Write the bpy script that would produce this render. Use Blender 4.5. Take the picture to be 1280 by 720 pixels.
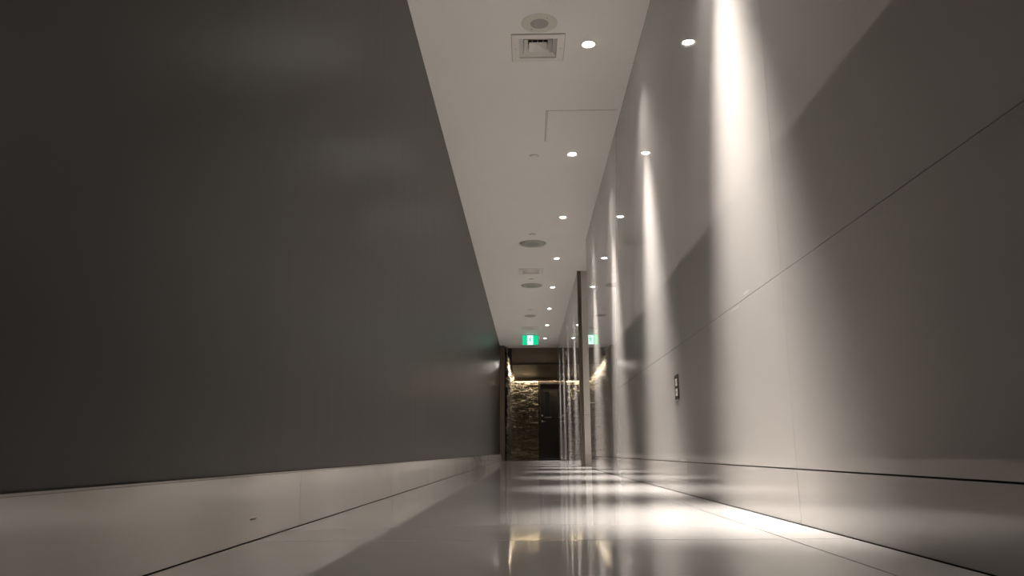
import bpy, bmesh, math, random
from mathutils import Matrix, Vector

random.seed(7)
for o in list(bpy.data.objects):
    bpy.data.objects.remove(o)
C = bpy.context.scene.collection
R = math.radians

# ------------------------------------------------------------ camera, world, exposure
FPX = 960.0
PITCH, YAW, ROLL = 12.06, 1.12, 0.35
EYE = 0.192
cam_d = bpy.data.cameras.new('camera')
cam_d.sensor_width = 36.0
cam_d.lens = FPX / 1280 * 36.0
cam_d.clip_start = 0.01
cam = bpy.data.objects.new('camera', cam_d)
C.objects.link(cam)
cam.matrix_world = (Matrix.Translation((0, 0, EYE)) @ Matrix.Rotation(R(YAW), 4, 'Z')
                    @ Matrix.Rotation(R(90 + PITCH), 4, 'X') @ Matrix.Rotation(R(-ROLL), 4, 'Z'))
sc = bpy.context.scene
sc.camera = cam
world = bpy.data.worlds.new('world')
sc.world = world
world.use_nodes = True
world.node_tree.nodes['Background'].inputs[0].default_value = (0.5, 0.46, 0.42, 1)
world.node_tree.nodes['Background'].inputs[1].default_value = 0.02
vs = sc.view_settings
vs.view_transform = 'Standard'
vs.look = 'None'
vs.gamma = 1
vs.use_curve_mapping = False
vs.exposure = 1.0

LAMP_W = 720.0          # watts of each ceiling downlight
LAMP_COL = (1.0, 0.925, 0.865)
CORE_IN, CORE_OUT = 4.0, 18.5    # degrees from the beam axis: full strength, end of the hot core
TAIL, TAIL_OUT = 0.06, 42.0      # strength and end of the soft spill round the core
TILT = 5.0             # degrees the gimbals lean back toward the near end
WASH = 6.0             # degrees they lean toward the right wall

# ------------------------------------------------------------ place dimensions (metres)
HC = 2.70               # corridor ceiling
XL, XR = -0.661, 0.719
XS = -0.622             # face of the left skirting
SK = 0.144              # skirting height
SEAM = 0.683
YB = -6.5               # closed end behind the viewer
O0, O1 = 8.98, 10.62    # opening into the side passage
YE = 18.35              # end of the side walls
YC = 18.85              # end of the corridor ceiling
YW = 22.5               # stone wall
XSL = -0.545
XLR = 1.7
PX = 2.7                # end of side passage
JOINTS = [2.13 + 1.47 * k for k in range(-6, 12)]

# ------------------------------------------------------------ materials
def node(m, t, **kw):
    n = m.node_tree.nodes.new(t)
    for k, v in kw.items():
        setattr(n, k, v)
    return n

def mat(name, col, rough=0.5, metal=0.0, spec=0.5, ior=1.5, var=0.0, scale=5.0, rvar=0.0,
        bump=0.0, bscale=40.0, emit=None, estr=0.0, stretch=(1, 1, 1), coat=0.0, coat_rough=0.03):
    m = bpy.data.materials.new(name)
    m.use_nodes = True
    L = m.node_tree.links
    b = m.node_tree.nodes['Principled BSDF']
    b.inputs['Base Color'].default_value = (*col, 1)
    b.inputs['Roughness'].default_value = rough
    b.inputs['Metallic'].default_value = metal
    b.inputs['IOR'].default_value = ior
    b.inputs['Specular IOR Level'].default_value = spec
    b.inputs['Coat Weight'].default_value = coat
    b.inputs['Coat Roughness'].default_value = coat_rough
    tc = node(m, 'ShaderNodeTexCoord')
    mp = node(m, 'ShaderNodeMapping')
    mp.inputs['Scale'].default_value = stretch
    L.new(tc.outputs['Object'], mp.inputs['Vector'])
    if var or rvar:
        nz = node(m, 'ShaderNodeTexNoise')
        nz.inputs['Scale'].default_value = scale
        nz.inputs['Detail'].default_value = 5
        L.new(mp.outputs[0], nz.inputs['Vector'])
        if var:
            mr = node(m, 'ShaderNodeMapRange')
            mr.inputs['To Min'].default_value = 1 - var
            mr.inputs['To Max'].default_value = 1 + var
            L.new(nz.outputs['Fac'], mr.inputs['Value'])
            mx = node(m, 'ShaderNodeVectorMath', operation='SCALE')
            mx.inputs[0].default_value = col
            L.new(mr.outputs[0], mx.inputs['Scale'])
            L.new(mx.outputs[0], b.inputs['Base Color'])
        if rvar:
            m2 = node(m, 'ShaderNodeMapRange')
            m2.inputs['To Min'].default_value = max(0.0, rough - rvar)
            m2.inputs['To Max'].default_value = rough + rvar
            L.new(nz.outputs['Fac'], m2.inputs['Value'])
            L.new(m2.outputs[0], b.inputs['Roughness'])
    if bump:
        n2 = node(m, 'ShaderNodeTexNoise')
        n2.inputs['Scale'].default_value = bscale
        n2.inputs['Detail'].default_value = 3
        L.new(mp.outputs[0], n2.inputs['Vector'])
        bp = node(m, 'ShaderNodeBump')
        bp.inputs['Strength'].default_value = bump
        bp.inputs['Distance'].default_value = 0.01
        L.new(n2.outputs['Fac'], bp.inputs['Height'])
        L.new(bp.outputs[0], b.inputs['Normal'])
    if emit:
        b.inputs['Emission Color'].default_value = (*emit, 1)
        b.inputs['Emission Strength'].default_value = estr
    return m

M = {}
M['floor'] = mat('polished_porcelain', (0.54, 0.522, 0.502), 0.055, ior=1.5, var=0.04, scale=3, rvar=0.03)
M['tile'] = mat('skirting_tile', (0.60, 0.565, 0.53), 0.12, ior=1.5, var=0.05, scale=6, rvar=0.04)
M['panel'] = mat('gloss_wall_panel', (0.42, 0.40, 0.38), 0.025, ior=1.65, var=0.03, scale=2.0, rvar=0.012)
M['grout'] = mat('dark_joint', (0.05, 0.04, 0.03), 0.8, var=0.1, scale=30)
M['charcoal'] = mat('charcoal_laminate', (0.013, 0.0122, 0.0115), 0.36, ior=1.38, var=0.03, scale=3, rvar=0.02, stretch=(1, 4, 0.3))
M['ceiling'] = mat('painted_plaster', (0.85, 0.83, 0.80), 0.75, var=0.02, scale=4, bump=0.02, bscale=200)
M['white'] = mat('white_enamel', (0.78, 0.75, 0.71), 0.45, var=0.02)
M['greyplastic'] = mat('grey_green_plastic', (0.40, 0.41, 0.36), 0.5, var=0.03)
M['palegrey'] = mat('pale_grey_green_plastic', (0.62, 0.63, 0.55), 0.5, var=0.03)
M['grille'] = mat('perforated_grille', (0.33, 0.34, 0.30), 0.6, var=0.15, scale=250)
M['black'] = mat('dark_cavity', (0.01, 0.01, 0.01), 0.9, var=0.1)
M['steel'] = mat('brushed_steel', (0.55, 0.53, 0.5), 0.3, metal=1, var=0.05, scale=20)
M['bronze'] = mat('bronze_trim', (0.20, 0.165, 0.13), 0.22, metal=0.8, var=0.06, scale=8)
M['bronze_dark'] = mat('dark_bronze_panel', (0.17, 0.13, 0.09), 0.3, metal=0.5, var=0.08, scale=3)
M['door'] = mat('dark_wenge_door', (0.03, 0.024, 0.02), 0.35, var=0.15, scale=6, stretch=(6, 1, 0.5))
M['glass'] = mat('dark_door_glass', (0.02, 0.022, 0.024), 0.08, var=0.02)
M['stone'] = mat('split_face_stone', (0.27, 0.235, 0.18), 0.85, var=0.35, scale=9, bump=0.5, bscale=45)
M['lens'] = mat('lamp_lens', (0.9, 0.9, 0.9), 0.3, emit=(1, 0.95, 0.88), estr=40, var=0.01)
M['cove'] = mat('cove_strip', (0.9, 0.9, 0.9), 0.3, emit=(1, 0.86, 0.62), estr=60, var=0.01)
M['cove_white'] = mat('side_cove_strip', (0.9, 0.9, 0.9), 0.3, emit=(1, 0.93, 0.82), estr=85, var=0.01)
M['sign_green'] = mat('sign_green', (0.0, 0.3, 0.15), 0.3, emit=(0.0, 0.30, 0.13), estr=1.0, var=0.01)
M['sign_white'] = mat('sign_white', (0.8, 0.9, 0.9), 0.3, emit=(0.65, 0.95, 0.9), estr=1.1, var=0.01)
M['sign_case'] = mat('sign_case', (0.35, 0.35, 0.34), 0.4, var=0.02)

# small dark chip and faint scuffs on the skirting tile
def add_chip(m, spots, dark):
    L = m.node_tree.links
    b = m.node_tree.nodes['Principled BSDF']
    src = b.inputs['Base Color'].links[0].from_socket
    ge = node(m, 'ShaderNodeNewGeometry')
    nz = node(m, 'ShaderNodeTexNoise')
    nz.inputs['Scale'].default_value = 90
    L.new(ge.outputs['Position'], nz.inputs['Vector'])
    for (p, sy, sz) in spots:
        sub = node(m, 'ShaderNodeVectorMath', operation='SUBTRACT')
        sub.inputs[1].default_value = p
        L.new(ge.outputs['Position'], sub.inputs[0])
        mul = node(m, 'ShaderNodeVectorMath', operation='MULTIPLY')
        mul.inputs[1].default_value = (1 / 0.05, 1 / sy, 1 / sz)
        L.new(sub.outputs[0], mul.inputs[0])
        ln = node(m, 'ShaderNodeVectorMath', operation='LENGTH')
        L.new(mul.outputs[0], ln.inputs[0])
        ad = node(m, 'ShaderNodeMath', operation='ADD')
        L.new(ln.outputs['Value'], ad.inputs[0])
        L.new(nz.outputs['Fac'], ad.inputs[1])
        mr = node(m, 'ShaderNodeMapRange')
        mr.inputs['From Min'].default_value = 1.2
        mr.inputs['From Max'].default_value = 1.5
        L.new(ad.outputs[0], mr.inputs['Value'])
        mix = node(m, 'ShaderNodeMix', data_type='RGBA')
        L.new(mr.outputs[0], mix.inputs['Factor'])
        mix.inputs['A'].default_value = (*dark, 1)
        L.new(src, mix.inputs['B'])
        src = mix.outputs['Result']
    L.new(src, b.inputs['Base Color'])

add_chip(M['tile'], [((XS, 1.79, 0.048), 0.026, 0.0022)], (0.03, 0.025, 0.02))
add_chip(M['panel'], [((XR, 2.48, 0.70), 0.035, 0.005), ((XR, 2.62, 0.672), 0.06, 0.003), ((XR, 3.68, 0.150), 0.07, 0.006), ((XR, 4.7, 0.60), 0.02, 0.02)], (0.52, 0.50, 0.475))

# ------------------------------------------------------------ mesh helpers
def add_box(bm, x0, x1, y0, y1, z0, z1, mi=0, bev=0.0):
    vs_ = [bm.verts.new(p) for p in ((x0, y0, z0), (x1, y0, z0), (x1, y1, z0), (x0, y1, z0),
                                     (x0, y0, z1), (x1, y0, z1), (x1, y1, z1), (x0, y1, z1))]
    fs = []
    for f in ((0, 3, 2, 1), (4, 5, 6, 7), (0, 1, 5, 4), (1, 2, 6, 5), (2, 3, 7, 6), (3, 0, 4, 7)):
        fc = bm.faces.new([vs_[i] for i in f])
        fc.material_index = mi
        fs.append(fc)
    if bev:
        es = set(e for f in fs for e in f.edges)
        r = bmesh.ops.bevel(bm, geom=list(es), offset=bev, segments=2, affect='EDGES', profile=0.7)
        for f in r['faces']:
            f.material_index = mi
    return vs_

def add_lathe(bm, prof, seg=40, mi=0, close=False):
    """profile of (radius, z) swept about Z"""
    rings = []
    for (r, z) in prof:
        if r < 1e-6:
            rings.append([bm.verts.new((0, 0, z))])
        else:
            rings.append([bm.verts.new((r * math.cos(2 * math.pi * i / seg), r * math.sin(2 * math.pi * i / seg), z)) for i in range(seg)])
    for a, b in zip(rings, rings[1:]):
        for i in range(seg):
            j = (i + 1) % seg
            q = []
            for v in ((a[i % len(a)]), (a[j % len(a)]), (b[j % len(b)]), (b[i % len(b)])):
                if v not in q:
                    q.append(v)
            if len(q) > 2:
                f = bm.faces.new(q)
                f.material_index = mi
                f.smooth = True

def add_poly(bm, pts, y0, y1, mi=0):
    a = [bm.verts.new((x, y0, z)) for x, z in pts]
    b = [bm.verts.new((x, y1, z)) for x, z in pts]
    bm.faces.new(a).material_index = mi
    bm.faces.new(b[::-1]).material_index = mi
    n = len(pts)
    for i in range(n):
        j = (i + 1) % n
        bm.faces.new((a[j], a[i], b[i], b[j])).material_index = mi

def obj(name, bm, mats, parent=None, loc=(0, 0, 0), rot=(0, 0, 0)):
    bmesh.ops.recalc_face_normals(bm, faces=bm.faces)
    me = bpy.data.meshes.new(name)
    bm.to_mesh(me)
    bm.free()
    for m in (mats if isinstance(mats, (list, tuple)) else [mats]):
        me.materials.append(m)
    o = bpy.data.objects.new(name, me)
    C.objects.link(o)
    o.location = loc
    o.rotation_euler = rot
    if parent:
        o.parent = parent
    return o

def struct(name, bm, mats, **kw):
    o = obj(name, bm, mats, **kw)
    if not kw.get('parent'):
        o['kind'] = 'structure'
    return o

def thing(name, label, cat, loc=(0, 0, 0), rot=(0, 0, 0), group=None):
    o = bpy.data.objects.new(name, None)
    o.empty_display_size = 0.1
    C.objects.link(o)
    o.location = loc
    o.rotation_euler = rot
    o['label'] = label
    o['category'] = cat
    if group:
        o['group'] = group
    return o

def dup(root, loc, label, group=None):
    r = root.copy()
    C.objects.link(r)
    r.location = loc
    r['label'] = label
    if group:
        r['group'] = group
    for ch in list(root.children):
        c = ch.copy()
        C.objects.link(c)
        c.parent = r
        for g in list(ch.children):
            d = g.copy()
            C.objects.link(d)
            d.parent = c
    return r

BM = bmesh.new

# ------------------------------------------------------------ positions of the ceiling fittings
LAMP_X = 0.404
LAMPS = [2.592 + 1.828 * k for k in range(-4, 9) if k != -1]
VENTS = [(0.087, 4.45, 0.168), (0.062, 10.62, 0.165), (0.06, 15.75, 0.165)]
# ------------------------------------------------------------ floor
bm = BM()
g = 0.0018
yj = [1.79 + 1.44 * k for k in range(-6, 15)]
ys = [YB] + [y for y in yj if YB < y < YW] + [YW + 0.02]
xs = [XL - 0.05, -0.64, 0.57, XR + 0.0]
xs = [XS + 0.0025, 0.573, XR - 0.003]
for a, b in zip(xs, xs[1:]):
    for c, d in zip(ys, ys[1:]):
        if c > YE - 0.5:
            continue
        add_box(bm, a + g, b - g, c + g, d - g, -0.02, 0.0, 0)
ylast = [y for y in ys if y <= YE - 0.5][-1]
ynext = ys[ys.index(ylast) + 1] if ylast in ys else YE
# lobby and side passage slabs
add_box(bm, XL, XLR, YE - 0.0, YW, -0.02, 0.0, 0)
if ynext < YE:
    for a, b in zip(xs, xs[1:]):
        add_box(bm, a + g, b - g, ynext + g, YE - g, -0.02, 0.0, 0)
add_box(bm, XR - 0.001, PX, O0 + 0.003, O1 - 0.003, -0.02, -0.0002, 0)
add_box(bm, XL - 0.1, PX + 0.1, YB - 0.1, YW + 0.3, -0.08, -0.021, 1)
add_box(bm, XL - 0.05, XR + 0.03, YB, YE, -0.021, -0.012, 1)
struct('floor', bm, [M['floor'], M['grout']])

# ------------------------------------------------------------ ceiling (with openings for vents and downlights)
bm = BM()
holes = [(x - s + 0.02, x + s - 0.02, y - s + 0.02, y + s - 0.02) for x, y, s in VENTS]
holes += [(LAMP_X - 0.040, LAMP_X + 0.040, y - 0.040, y + 0.040) for y in LAMPS]
holes += [(-0.25 - 0.040, -0.25 + 0.040, y - 0.040, y + 0.040) for y in (-1.06, -2.89)]
yl = sorted(set([YB, YC] + [h[2] for h in holes] + [h[3] for h in holes]))
for a, b in zip(yl, yl[1:]):
    mid = (a + b) / 2
    cuts = sorted([(h[0], h[1]) for h in holes if h[2] < mid < h[3]])
    x = XL - 0.05
    for c0, c1 in cuts:
        add_box(bm, x, c0, a, b, HC, HC + 0.05)
        x = c1
    add_box(bm, x, XR + 0.05, a, b, HC, HC + 0.05)
add_box(bm, XR + 0.05, PX, O0 - 0.02, O1 + 0.02, HC, HC + 0.05)
add_box(bm, XL - 0.1, PX + 0.1, YB - 0.1, YW + 0.3, HC + 0.30, HC + 0.34)
ceil_o = struct('ceiling', bm, M['ceiling'])

# access panel: a flush door with a shadow gap round it
t = thing('access_panel', 'flush white access hatch outlined by thin shadow lines in the ceiling beside the right wall', 'access panel',
          (0.43, 5.66, HC))
bm = BM()
add_box(bm, -0.27 + 0.014, 0.264, -0.29 + 0.004, 0.29, -0.0016, 0.0, 0)
obj('hatch_door', bm, M['ceiling'], t)
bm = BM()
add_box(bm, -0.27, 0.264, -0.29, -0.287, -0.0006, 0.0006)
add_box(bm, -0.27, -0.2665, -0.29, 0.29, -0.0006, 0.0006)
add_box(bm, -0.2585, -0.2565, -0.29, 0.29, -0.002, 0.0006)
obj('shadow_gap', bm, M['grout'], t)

# ------------------------------------------------------------ right wall: gloss panels on a dark backing
def clad(bm, xf, th, side, y0, y1, joints, zs, gap=0.0012, zg=0.0012, wob=0.0):
    """cladding whose visible face is at x = xf; side +1 means the slab lies at larger x"""
    yy = [y0] + [j for j in joints if y0 + 0.05 < j < y1 - 0.05] + [y1]
    for (z0, z1) in zip(zs, zs[1:]):
        for a, b in zip(yy, yy[1:]):
            xa, xb = (xf, xf + th) if side > 0 else (xf - th, xf)
            v = add_box(bm, xa, xb, a + gap, b - gap, z0 + zg, z1 - zg, 0)
            if wob:
                for q in v:
                    pass
                ty = random.uniform(-wob, wob)
                tz = random.uniform(-wob, wob) * 0.3
                for q in v:
                    q.co.x += max(0.0, 0) + (ty * (q.co.y - (a + b) / 2) + tz * (q.co.z - (z0 + z1) / 2))

def seam_shift(zs):
    return zs

bm = BM()
clad(bm, XR, 0.02, 1, YB, O0, JOINTS, [0.0, SK - 0.0012], zg=0.0016)
clad(bm, XR, 0.02, 1, YB, O0, JOINTS, [SK, SEAM], wob=0.0006, zg=0.0007)
clad(bm, XR, 0.02, 1, YB, O0, JOINTS, [SEAM, HC], wob=0.0006, zg=0.0011)
clad(bm, XR, 0.02, 1, O1 + 0.006, YE, JOINTS, [0.0, SK, SEAM], wob=0.0004, zg=0.0016)
clad(bm, XR, 0.02, 1, O1 + 0.006, YE, JOINTS, [SEAM, HC], wob=0.0006)
add_box(bm, XR + 0.012, XR + 0.15, YB, O0 - 0.001, -0.02, HC, 1)
add_box(bm, XR + 0.012, XR + 0.15, O1 + 0.03, YE - 0.001, -0.02, HC, 1)
struct('wall_right', bm, [M['panel'], M['grout']])

# side passage: far jamb face, near jamb face, end wall
def tile_face_y(bm, yf, side, x0, x1, zs, xj):
    xx = [x0] + xj + [x1]
    for z0, z1 in zip(zs, zs[1:]):
        for a, b in zip(xx, xx[1:]):
            ya, yb = (yf, yf + 0.02) if side > 0 else (yf - 0.02, yf)
            add_box(bm, a + 0.0008, b - 0.0008, ya, yb, z0 + 0.0014, z1 - 0.0014, 0)

bm = BM()
tile_face_y(bm, O1, 1, XR + 0.047, PX, [0, SK, SEAM, HC], [XR + 0.75])
add_box(bm, XR + 0.04, PX, O1 + 0.012, O1 + 0.14, -0.02, HC, 1)
struct('wall_passage_far', bm, [M['tile'], M['grout']])
bm = BM()
tile_face_y(bm, O0, -1, XR + 0.001, PX, [0, SK, SEAM, HC], [XR + 0.75])
add_box(bm, XR + 0.15, PX, O0 - 0.14, O0 - 0.012, -0.02, HC, 1)
struct('wall_passage_near', bm, [M['tile'], M['grout']])
bm = BM()
add_box(bm, PX, PX + 0.1, O0 - 0.14, O1 + 0.14, -0.02, HC + 0.05, 0)
struct('wall_passage_end', bm, M['ceiling'])
# bronze corner trim
bm = BM()
add_box(bm, XR - 0.006, XR + 0.018, O1 - 0.006, O1 + 0.026, 0, HC - 0.001, 0, 0.0015)
add_box(bm, XR + 0.018, XR + 0.022, O1 + 0.004, O1 + 0.026, 0, HC - 0.001, 1)
add_box(bm, XR + 0.022, XR + 0.046, O1 - 0.006, O1 + 0.026, 0, HC - 0.001, 0, 0.0015)
struct('trim_1', bm, [M['bronze'], M['black']])

# ------------------------------------------------------------ left wall: charcoal laminate above a tiled skirting
bm = BM()
add_box(bm, XL - 0.12, XL, YB, YE, SK + 0.0025, HC, 0)
add_box(bm, XL - 0.11, XL - 0.004, YB, YE, -0.02, SK + 0.005, 1)
struct('wall_left', bm, [M['charcoal'], M['grout']])
bm = BM()
clad(bm, XS, 0.012, -1, YB, YE, [2.15 + 1.47 * k for k in range(-6, 12)], [0.0, SK], gap=0.0012, zg=0.0016)
add_box(bm, XL - 0.004, XS - 0.022, YB, YE, 0, SK + 0.001, 0)
add_box(bm, XS - 0.0225, XS - 0.0115, YB, YE, 0, SK - 0.020, 1)
struct('baseboard_left', bm, [M['tile'], M['grout']])

# wall behind the viewer
bm = BM()
add_box(bm, XL - 0.12, XR + 0.15, YB - 0.1, YB, -0.02, HC + 0.05)
struct('wall_back', bm, M['ceiling'])

# ------------------------------------------------------------ far lobby
bm = BM()
add_box(bm, XL - 0.12, XSL, YE + 0.001, YE + 0.16, 0, HC - 0.001, 0, 0.002)
add_box(bm, XSL - 0.012, XSL + 0.002, YE + 0.02, YE + 0.12, 0, HC - 0.06, 1)
struct('trim_2', bm, [M['bronze_dark'], M['black']])
bm = BM()
add_box(bm, XR + 0.0, XR + 0.15, YE + 0.0, YE + 0.02, 0, HC - 0.001, 0, 0.002)
struct('trim_3', bm, M['bronze_dark'])

# bulkhead and dropped bronze ceiling
bm = BM()
add_box(bm, -0.385, XLR, YC, YC + 0.04, 2.30, HC + 0.05, 0)
add_box(bm, -0.38, XLR, YC + 0.0, YW - 0.14, 2.29, 2.33, 0)
add_box(bm, -0.40, XLR, YW - 0.24, YW - 0.14, 2.215, 2.29, 0, 0.004)
add_box(bm, -0.395, XLR, YW - 0.245, YW - 0.135, 2.205, 2.217, 1)
add_box(bm, XSL - 0.12, -0.385, YC - 0.02, YC + 0.02, 2.50, HC + 0.05, 1)
struct('ceiling_lobby', bm, [M['bronze_dark'], M['black']])

# stone cladding as a real relief
def stone_relief(w, h, cell=0.0125, seed=1):
    rnd = random.Random(seed)
    nx, nz = int(w / cell), int(h / cell)
    H = [[0.0] * (nx + 1) for _ in range(nz + 1)]
    z = 0.0
    while z < h:
        rh = rnd.choice([0.0375, 0.05, 0.0625, 0.0375])
        x = -rnd.random() * 0.2
        while x < w:
            rw = rnd.uniform(0.06, 0.20)
            d = rnd.uniform(0.0, 0.05)
            sx, sz = rnd.uniform(-0.06, 0.06), rnd.uniform(-0.25, 0.25)
            for j in range(max(0, int(math.ceil(z / cell))), min(nz, int((z + rh) / cell)) + 1):
                for i in range(max(0, int(math.ceil(x / cell))), min(nx, int((x + rw) / cell)) + 1):
                    px, pz = i * cell - x, j * cell - z
                    e = min(px, rw - px, pz, rh - pz)
                    edge = -0.012 if e < cell * 0.6 else 0.0
                    H[j][i] = d + sx * (px - rw / 2) + sz * (pz - rh / 2) + edge + rnd.uniform(-0.008, 0.008)
            x += rw
        z += rh
    return nx, nz, cell, H

def stone_mesh(name, w, h, to_world, seed):
    nx, nz, cell, H = stone_relief(w, h, seed=seed)
    bm = BM()
    G = [[bm.verts.new(to_world(i * w / nx, j * h / nz, 0.02 + H[j][i])) for i in range(nx + 1)] for j in range(nz + 1)]
    for j in range(nz):
        for i in range(nx):
            bm.faces.new((G[j][i], G[j][i + 1], G[j + 1][i + 1], G[j + 1][i]))
    return bm

DX0 = 0.30              # left side of the door frame
DX1 = DX0 + 1.02
bm = stone_mesh('s', DX0 - XSL + 0.02, 2.95, lambda u, v, d: (XSL - 0.02 + u, YW - d, v), 3)
add_box(bm, XSL - 0.1, DX0, YW, YW + 0.1, 0, HC)
struct('wall_far', bm, M['stone'])
bm = stone_mesh('s', XLR - DX1, 2.95, lambda u, v, d: (DX1 + u, YW - d, v), 5)
add_box(bm, DX1, XLR, YW, YW + 0.1, 0, HC)
struct('wall_far_right', bm, M['stone'])
bm = stone_mesh('s', YW - YE - 0.16, 2.95, lambda u, v, d: (XSL + 0.005 + d, YE + 0.16 + u, v), 9)
add_box(bm, XSL - 0.12, XSL, YE + 0.16, YW, 0, 2.98)
struct('wall_lobby_left', bm, M['stone'])
bm = BM()
add_box(bm, XLR, XLR + 0.1, YE, YW + 0.1, 0, HC)
add_box(bm, XR + 0.15, XLR, YE - 0.1, YE, 0, HC)
struct('wall_lobby_right', bm, M['bronze_dark'])
bm = BM()
add_box(bm, DX0, DX1, YW, YW + 0.1, 2.205, HC)
struct('wall_above_door', bm, M['bronze_dark'])

# cove strips (they light the stone from above)
t = thing('cove_light', 'warm concealed light strip grazing the stone wall beside the dark door', 'cove light', (0, YW - 0.10, 2.31), group=None)
bm = BM()
add_box(bm, -0.40, 0.62, -0.025, 0.0, -0.012, 0.0)
obj('light_strip', bm, M['cove'], t)
bm = BM()
add_box(bm, -0.41, 1.45, -0.039, -0.026, -0.03, 0.02)
add_box(bm, -0.41, 1.45, -0.039, 0.005, 0.001, 0.02)
obj('strip_channel', bm, M['steel'], t)
bm = BM()
add_box(bm, 0.62, 1.44, -0.025, 0.0, -0.012, 0.0)
obj('light_strip', bm, M['cove'], t)
t = thing('cove_light', 'pale concealed light strip washing the side stone wall at the far left end', 'cove light', (-0.383, 0, 2.355))
bm = BM()
add_box(bm, 0.0, 0.025, YC + 0.08, YW - 0.2, -0.012, 0.0)
obj('light_strip', bm, M['cove_white'], t)
bm = BM()
add_box(bm, 0.026, 0.05, YC + 0.07, YW - 0.19, -0.03, 0.02)
add_box(bm, -0.005, 0.05, YC + 0.07, YW - 0.19, 0.001, 0.02)
obj('strip_channel', bm, M['steel'], t)

# far door
d = bpy.data.objects.new('door_1', None)
C.objects.link(d)
d.location = (DX0, YW, 0)
d['kind'] = 'structure'
bm = BM()
add_box(bm, 0.0, 0.055, -0.06, 0.1, 0, 2.2, 0, 0.003)
add_box(bm, 0.965, 1.02, -0.06, 0.1, 0, 2.2, 0, 0.003)
add_box(bm, 0.055, 0.965, -0.06, 0.1, 2.12, 2.2, 0, 0.003)
obj('door_frame', bm, M['door'], d)
bm = BM()
gx0, gx1, gz0, gz1 = 0.21, 0.325, 1.19, 1.90
add_box(bm, 0.058, gx0, -0.01, 0.035, 0.008, 2.116)
add_box(bm, gx1, 0.962, -0.01, 0.035, 0.008, 2.116)
add_box(bm, gx0, gx1, -0.01, 0.035, 0.008, gz0)
add_box(bm, gx0, gx1, -0.01, 0.035, gz1, 2.116)
leaf = obj('door_leaf', bm, M['door'], d)
bm = BM()
add_box(bm, gx0, gx1, 0.008, 0.014, gz0, gz1)
obj('vision_panel', bm, M['glass'], leaf)
bm = BM()
add_box(bm, gx0 - 0.03, gx1 + 0.045, -0.03, -0.008, gz0 - 0.035, gz0 - 0.012, 0, 0.004)
obj('glazing_ledge', bm, M['steel'], leaf)
for zz in (1.215, 1.05):
    bm = BM()
    add_lathe(bm, [(0, -0.0), (0.028, 0.0), (0.028, 0.012), (0.016, 0.016), (0.016, 0.03), (0, 0.032)], 24)
    obj('lock_rose', bm, M['steel'], leaf, (0.11, -0.01, zz), (R(90), 0, 0))
bm = BM()
add_box(bm, 0.0, 0.1, -0.055, -0.038, -0.008, 0.008, 0, 0.004)
obj('door_handle', bm, M['steel'], leaf, (0.11, 0, 1.05))

# ------------------------------------------------------------ downlights
def make_downlight():
    t = thing('downlight', '', 'ceiling light', (0, 0, HC))
    bm = BM()
    add_lathe(bm, [(0.036, 0.006), (0.0385, -0.001), (0.042, -0.0025), (0.052, -0.0022), (0.055, 0.0), (0.05, 0.0005), (0.036, 0.006)], 40)
    obj('trim_ring', bm, M['white'], t)
    bm = BM()
    add_lathe(bm, [(0.037, 0.0), (0.0305, 0.004), (0.0305, 0.055), (0.0, 0.06)], 40)
    obj('reflector', bm, M['steel'], t)
    bm = BM()
    add_lathe(bm, [(0.0, 0.001), (0.018, 0.0), (0.028, 0.004), (0.0300, 0.010), (0, 0.014)], 40)
    obj('lens', bm, M['lens'], t)
    ld = bpy.data.lights.new('lamp_beam', 'SPOT')
    ld.energy = LAMP_W
    ld.color = LAMP_COL
    ld.spot_size = R(2 * TAIL_OUT + 4)
    ld.spot_blend = 0.05
    ld.use_nodes = True
    nt = ld.node_tree
    em = [n for n in nt.nodes if n.type == 'EMISSION'][0]
    tcn = nt.nodes.new('ShaderNodeTexCoord')
    sp = nt.nodes.new('ShaderNodeSeparateXYZ')
    nt.links.new(tcn.outputs['Normal'], sp.inputs[0])
    ab = nt.nodes.new('ShaderNodeMath'); ab.operation = 'ABSOLUTE'
    nt.links.new(sp.outputs['Z'], ab.inputs[0])
    ac = nt.nodes.new('ShaderNodeMath'); ac.operation = 'ARCCOSINE'
    nt.links.new(ab.outputs[0], ac.inputs[0])
    outs = []
    for lo_a, hi_a, k in ((CORE_IN, CORE_OUT, 1.0), (14.0, TAIL_OUT, TAIL)):
        mr = nt.nodes.new('ShaderNodeMapRange')
        mr.interpolation_type = 'SMOOTHSTEP'
        mr.inputs['From Min'].default_value = R(lo_a)
        mr.inputs['From Max'].default_value = R(hi_a)
        mr.inputs['To Min'].default_value = k
        mr.inputs['To Max'].default_value = 0.0
        nt.links.new(ac.outputs[0], mr.inputs['Value'])
        outs.append(mr.outputs[0])
    ad = nt.nodes.new('ShaderNodeMath'); ad.operation = 'ADD'
    nt.links.new(outs[0], ad.inputs[0]); nt.links.new(outs[1], ad.inputs[1])
    nt.links.new(ad.outputs[0], em.inputs['Strength'])
    ld.shadow_soft_size = 0.02
    lo = bpy.data.objects.new('lamp_beam', ld)
    C.objects.link(lo)
    lo.parent = t
    lo.location = (0, 0, -0.004)
    lo.rotation_euler = (R(-TILT), R(-WASH), 0)
    return t

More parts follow.
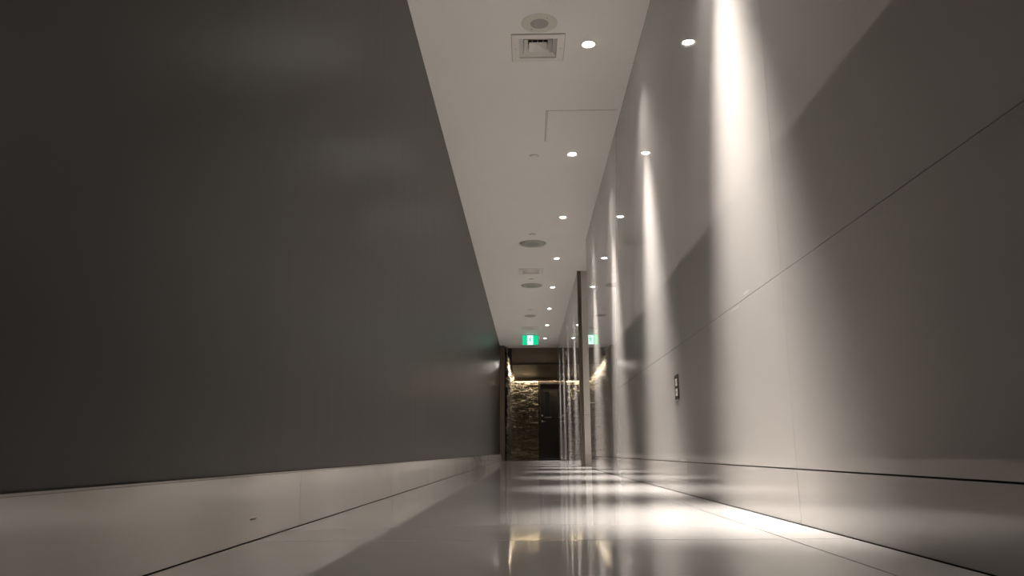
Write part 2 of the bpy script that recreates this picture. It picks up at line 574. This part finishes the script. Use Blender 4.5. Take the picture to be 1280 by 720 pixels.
OUT = 'recessed downlight above or behind the viewer, outside the frame of the photo'
ORD = [OUT] * 4 + [
       'largest visible recessed downlight, right of the square air vent',
       'recessed downlight second nearest, level with the small ceiling disc',
       'third recessed downlight along the ceiling, just before the wide dark speaker',
       'fourth recessed downlight along the ceiling, above the side opening',
       'fifth recessed downlight along the ceiling, right of the farther wide speaker',
       'sixth recessed downlight along the ceiling, third from the far end',
       'seventh recessed downlight, beside the vent just before the exit sign',
       'farthest recessed downlight, small glow right beside the green exit sign']
dl = make_downlight()
for i, y in enumerate(LAMPS):
    if i == 0:
        dl.location = (LAMP_X, y, HC)
        dl['label'] = ORD[0]
        dl['group'] = 'downlights in one row along the ceiling'
    else:
        dup(dl, (LAMP_X, y, HC), ORD[i], 'downlights in one row along the ceiling')

# an added pair of unseen fill lamps behind the viewer, brightening the near walls
for y in (-1.06, -2.89):
    dup(dl, (-0.25, y, HC), 'added fill downlight, unseen behind the viewer near the dark wall', 'added fill downlights behind the viewer')

# ------------------------------------------------------------ air vents
def ring_sq(bm, a, b, z0, z1, mi=0, th=0.002):
    """four sloping blades between square half sizes a (at z0) and b (at z1)"""
    for k in range(4):
        c, s = round(math.cos(k * math.pi / 2)), round(math.sin(k * math.pi / 2))
        def P(x, y, z):
            return bm.verts.new((c * x - s * y, s * x + c * y, z))
        lo = [P(a, -a, z0), P(a, a, z0), P(b, b, z1), P(b, -b, z1)]
        hi = [P(a, -a, z0 + th), P(a, a, z0 + th), P(b, b, z1 + th), P(b, -b, z1 + th)]
        bm.faces.new(lo).material_index = mi
        bm.faces.new(hi[::-1]).material_index = mi
        for i in range(4):
            j = (i + 1) % 4
            bm.faces.new((lo[j], lo[i], hi[i], hi[j])).material_index = mi

def make_vent():
    t = thing('air_vent', '', 'air vent')
    bm = BM()
    s, q = 0.165, 0.118
    add_box(bm, -s, s, -s, -q, -0.007, 0, 0, 0.001)
    add_box(bm, -s, s, q, s, -0.007, 0, 0, 0.001)
    add_box(bm, -s, -q, -q, q, -0.007, 0, 0, 0.001)
    add_box(bm, q, s, -q, q, -0.007, 0, 0, 0.001)
    obj('frame', bm, M['white'], t)
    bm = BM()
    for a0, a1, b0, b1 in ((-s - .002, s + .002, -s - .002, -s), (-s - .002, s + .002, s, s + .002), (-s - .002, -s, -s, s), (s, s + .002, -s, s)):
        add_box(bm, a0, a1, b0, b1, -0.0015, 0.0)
    obj('shadow_line', bm, M['grout'], t)  # dark rim drawn in for the shade line round the vent flange
    bm = BM()
    ring_sq(bm, 0.1165, 0.092, 0.0, 0.024)
    obj('louver', bm, M['white'], t)
    bm = BM()
    ring_sq(bm, 0.088, 0.062, 0.003, 0.030)
    obj('louver', bm, M['white'], t)
    bm = BM()
    v = [bm.verts.new(p) for p in ((-.056, -.056, .004), (.056, -.056, .004), (.056, .056, .004), (-.056, .056, .004), (0, 0, 0.020))]
    for i in range(4):
        bm.faces.new((v[i], v[(i + 1) % 4], v[4]))
    bm2 = bm
    ring_sq(bm2, 0.0565, 0.0545, 0.0035, 0.006)
    obj('centre_cone', bm2, M['white'], t)
    bm = BM()
    ring_sq(bm, 0.118, 0.1185, -0.001, 0.09)
    add_box(bm, -0.13, 0.13, -0.13, 0.13, 0.1, 0.105, 1)
    for k in range(-3, 4):
        add_box(bm, k * 0.035 - 0.002, k * 0.035 + 0.002, -0.12, 0.12, 0.07, 0.078, 0)
    obj('neck', bm, [M['white'], M['black']], t)
    for sx in (-1, 1):
        bm = BM()
        add_lathe(bm, [(0, -0.0092), (0.003, -0.009), (0.0042, -0.007), (0, -0.007)], 16)
        obj('screw', bm, M['steel'], t, (sx * 0.141, 0, 0))
    return t

VL = ['large square white air vent with stepped louvres beside the nearest speaker disc',
      'square air vent between the two wide dark ceiling speakers',
      'small square air vent just in front of the exit sign']
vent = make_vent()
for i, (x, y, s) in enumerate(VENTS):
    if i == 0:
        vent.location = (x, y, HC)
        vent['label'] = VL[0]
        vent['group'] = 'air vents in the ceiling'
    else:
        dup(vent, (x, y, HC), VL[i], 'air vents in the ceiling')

# ------------------------------------------------------------ ceiling speakers
def make_speaker(label, loc, r, ri, drop, screws, colm):
    t = thing('ceiling_speaker', label, 'ceiling speaker', loc, group='round speakers in the ceiling')
    bm = BM()
    add_lathe(bm, [(ri, -drop * 0.95), (r * 0.80, -drop), (r * 0.96, -drop * 0.6), (r, 0.0)], 56)
    obj('flange', bm, colm, t)
    bm = BM()
    add_lathe(bm, [(0, -drop * 1.05), (ri * 0.7, -drop * 1.12), (ri, -drop * 0.95)], 48)
    obj('grille', bm, M['grille'], t)
    if screws:
        for a in (128, 308):
            bm = BM()
            add_lathe(bm, [(0, -0.0025), (0.003, -0.002), (0.0045, 0)], 16)
            obj('screw', bm, M['grille'], t, (r * 0.70 * math.cos(R(a)), r * 0.70 * math.sin(R(a)), -drop))
    return t

make_speaker('pale grey-green round ceiling speaker with visible screws beside the large square vent', (0.092, 4.165, HC), 0.108, 0.054, 0.004, True, M['palegrey'])
make_speaker('wide dark round ceiling speaker before the middle air vent', (0.082, 9.13, HC), 0.165, 0.09, 0.012, False, M['greyplastic'])
make_speaker('wide dark round ceiling speaker beyond the middle air vent', (0.075, 11.57, HC), 0.165, 0.09, 0.012, False, M['greyplastic'])
make_speaker('smallest round ceiling speaker, far along before the last air vent', (0.06, 14.27, HC), 0.11, 0.06, 0.010, False, M['greyplastic'])

def make_cap(label, loc):
    t = thing('sprinkler_cap', label, 'sprinkler cover', loc, group='small sprinkler caps in the ceiling')
    bm = BM()
    add_lathe(bm, [(0, -0.010), (0.036, -0.010), (0.041, -0.008), (0.042, -0.004)], 36)
    obj('cover_plate', bm, M['white'], t)
    bm = BM()
    add_lathe(bm, [(0.036, -0.006), (0.036, 0.0)], 36)
    obj('collar', bm, M['grille'], t)
    return t

make_cap('small round white ceiling cap left of the second nearest visible downlight', (0.076, 6.27, HC))
make_cap('small round ceiling cap just in front of the first wide dark speaker', (0.075, 8.72, HC))
make_cap('faint small ceiling cap just in front of the second wide dark speaker', (0.07, 11.12, HC))
make_cap('tiny ceiling cap just in front of the smallest far speaker', (0.06, 13.62, HC))

# ------------------------------------------------------------ exit sign
t = thing('exit_sign', 'green illuminated exit sign with white doorway and running figure hanging from ceiling', 'exit sign', (0.066, 16.62, HC))
bm = BM()
add_box(bm, -0.178, 0.178, 0.0, 0.03, -0.232, -0.012, 0, 0.004)
obj('case', bm, M['sign_case'], t)
bm = BM()
add_box(bm, -0.12, 0.12, 0.004, 0.026, -0.012, 0.0)
obj('ceiling_bracket', bm, M['sign_case'], t)
bm = BM()
add_box(bm, -0.172, 0.172, -0.003, 0.0, -0.228, -0.017)
face = obj('green_face', bm, M['sign_green'], t)
bm = BM()
add_box(bm, -0.062, 0.058, -0.005, -0.003, -0.222, -0.024)
obj('white_doorway', bm, M['sign_white'], face)
bm = BM()
y0, y1 = -0.007, -0.005
hx, hz = 0.012, -0.058
add_poly(bm, [(hx + 0.017 * math.cos(a * math.pi / 8), hz + 0.017 * math.sin(a * math.pi / 8)) for a in range(16)], y0, y1)
add_poly(bm, [(-0.012, -0.080), (0.018, -0.078), (0.012, -0.135), (-0.018, -0.140)], y0, y1)
add_poly(bm, [(0.016, -0.080), (0.048, -0.104), (0.043, -0.112), (0.010, -0.095)], y0, y1)
add_poly(bm, [(-0.010, -0.082), (-0.046, -0.092), (-0.052, -0.122), (-0.042, -0.122), (-0.036, -0.100), (-0.008, -0.098)], y0, y1)
add_poly(bm, [(0.010, -0.130), (0.034, -0.160), (0.030, -0.205), (0.018, -0.205), (0.020, -0.165), (-0.006, -0.140)], y0, y1)
add_poly(bm, [(-0.016, -0.132), (0.002, -0.140), (-0.018, -0.178), (-0.054, -0.200), (-0.058, -0.190), (-0.030, -0.170)], y0, y1)
obj('running_figure', bm, M['sign_green'], face)

# ------------------------------------------------------------ wall outlet on the right wall
t = thing('wall_outlet', 'small recessed double power outlet with dark rim low on the glossy right wall', 'power outlet', (XR, 3.73, 0.49))
bm = BM()
add_box(bm, -0.004, 0.0, -0.042, 0.042, 0.052, 0.062, 0, 0.001)
add_box(bm, -0.004, 0.0, -0.042, 0.042, -0.062, -0.056, 1, 0.001)
add_box(bm, -0.004, 0.0, -0.042, -0.028, -0.056, 0.052, 0)
add_box(bm, -0.004, 0.0, 0.030, 0.042, -0.056, 0.052, 0)
add_box(bm, -0.002, 0.0, -0.028, 0.030, -0.056, 0.052, 0)
obj('faceplate', bm, [M['grout'], M['steel']], t)
for zz in (0.026, -0.022):
    bm = BM()
    add_box(bm, -0.0045, -0.0018, -0.022, 0.022, zz - 0.017, zz + 0.017, 0, 0.002)
    s = obj('socket', bm, M['white'], t)
    bm = BM()
    add_box(bm, -0.005, -0.0044, -0.010, -0.006, zz - 0.006, zz + 0.006)
    add_box(bm, -0.005, -0.0044, 0.006, 0.010, zz - 0.006, zz + 0.006)
    obj('slot', bm, M['black'], s)
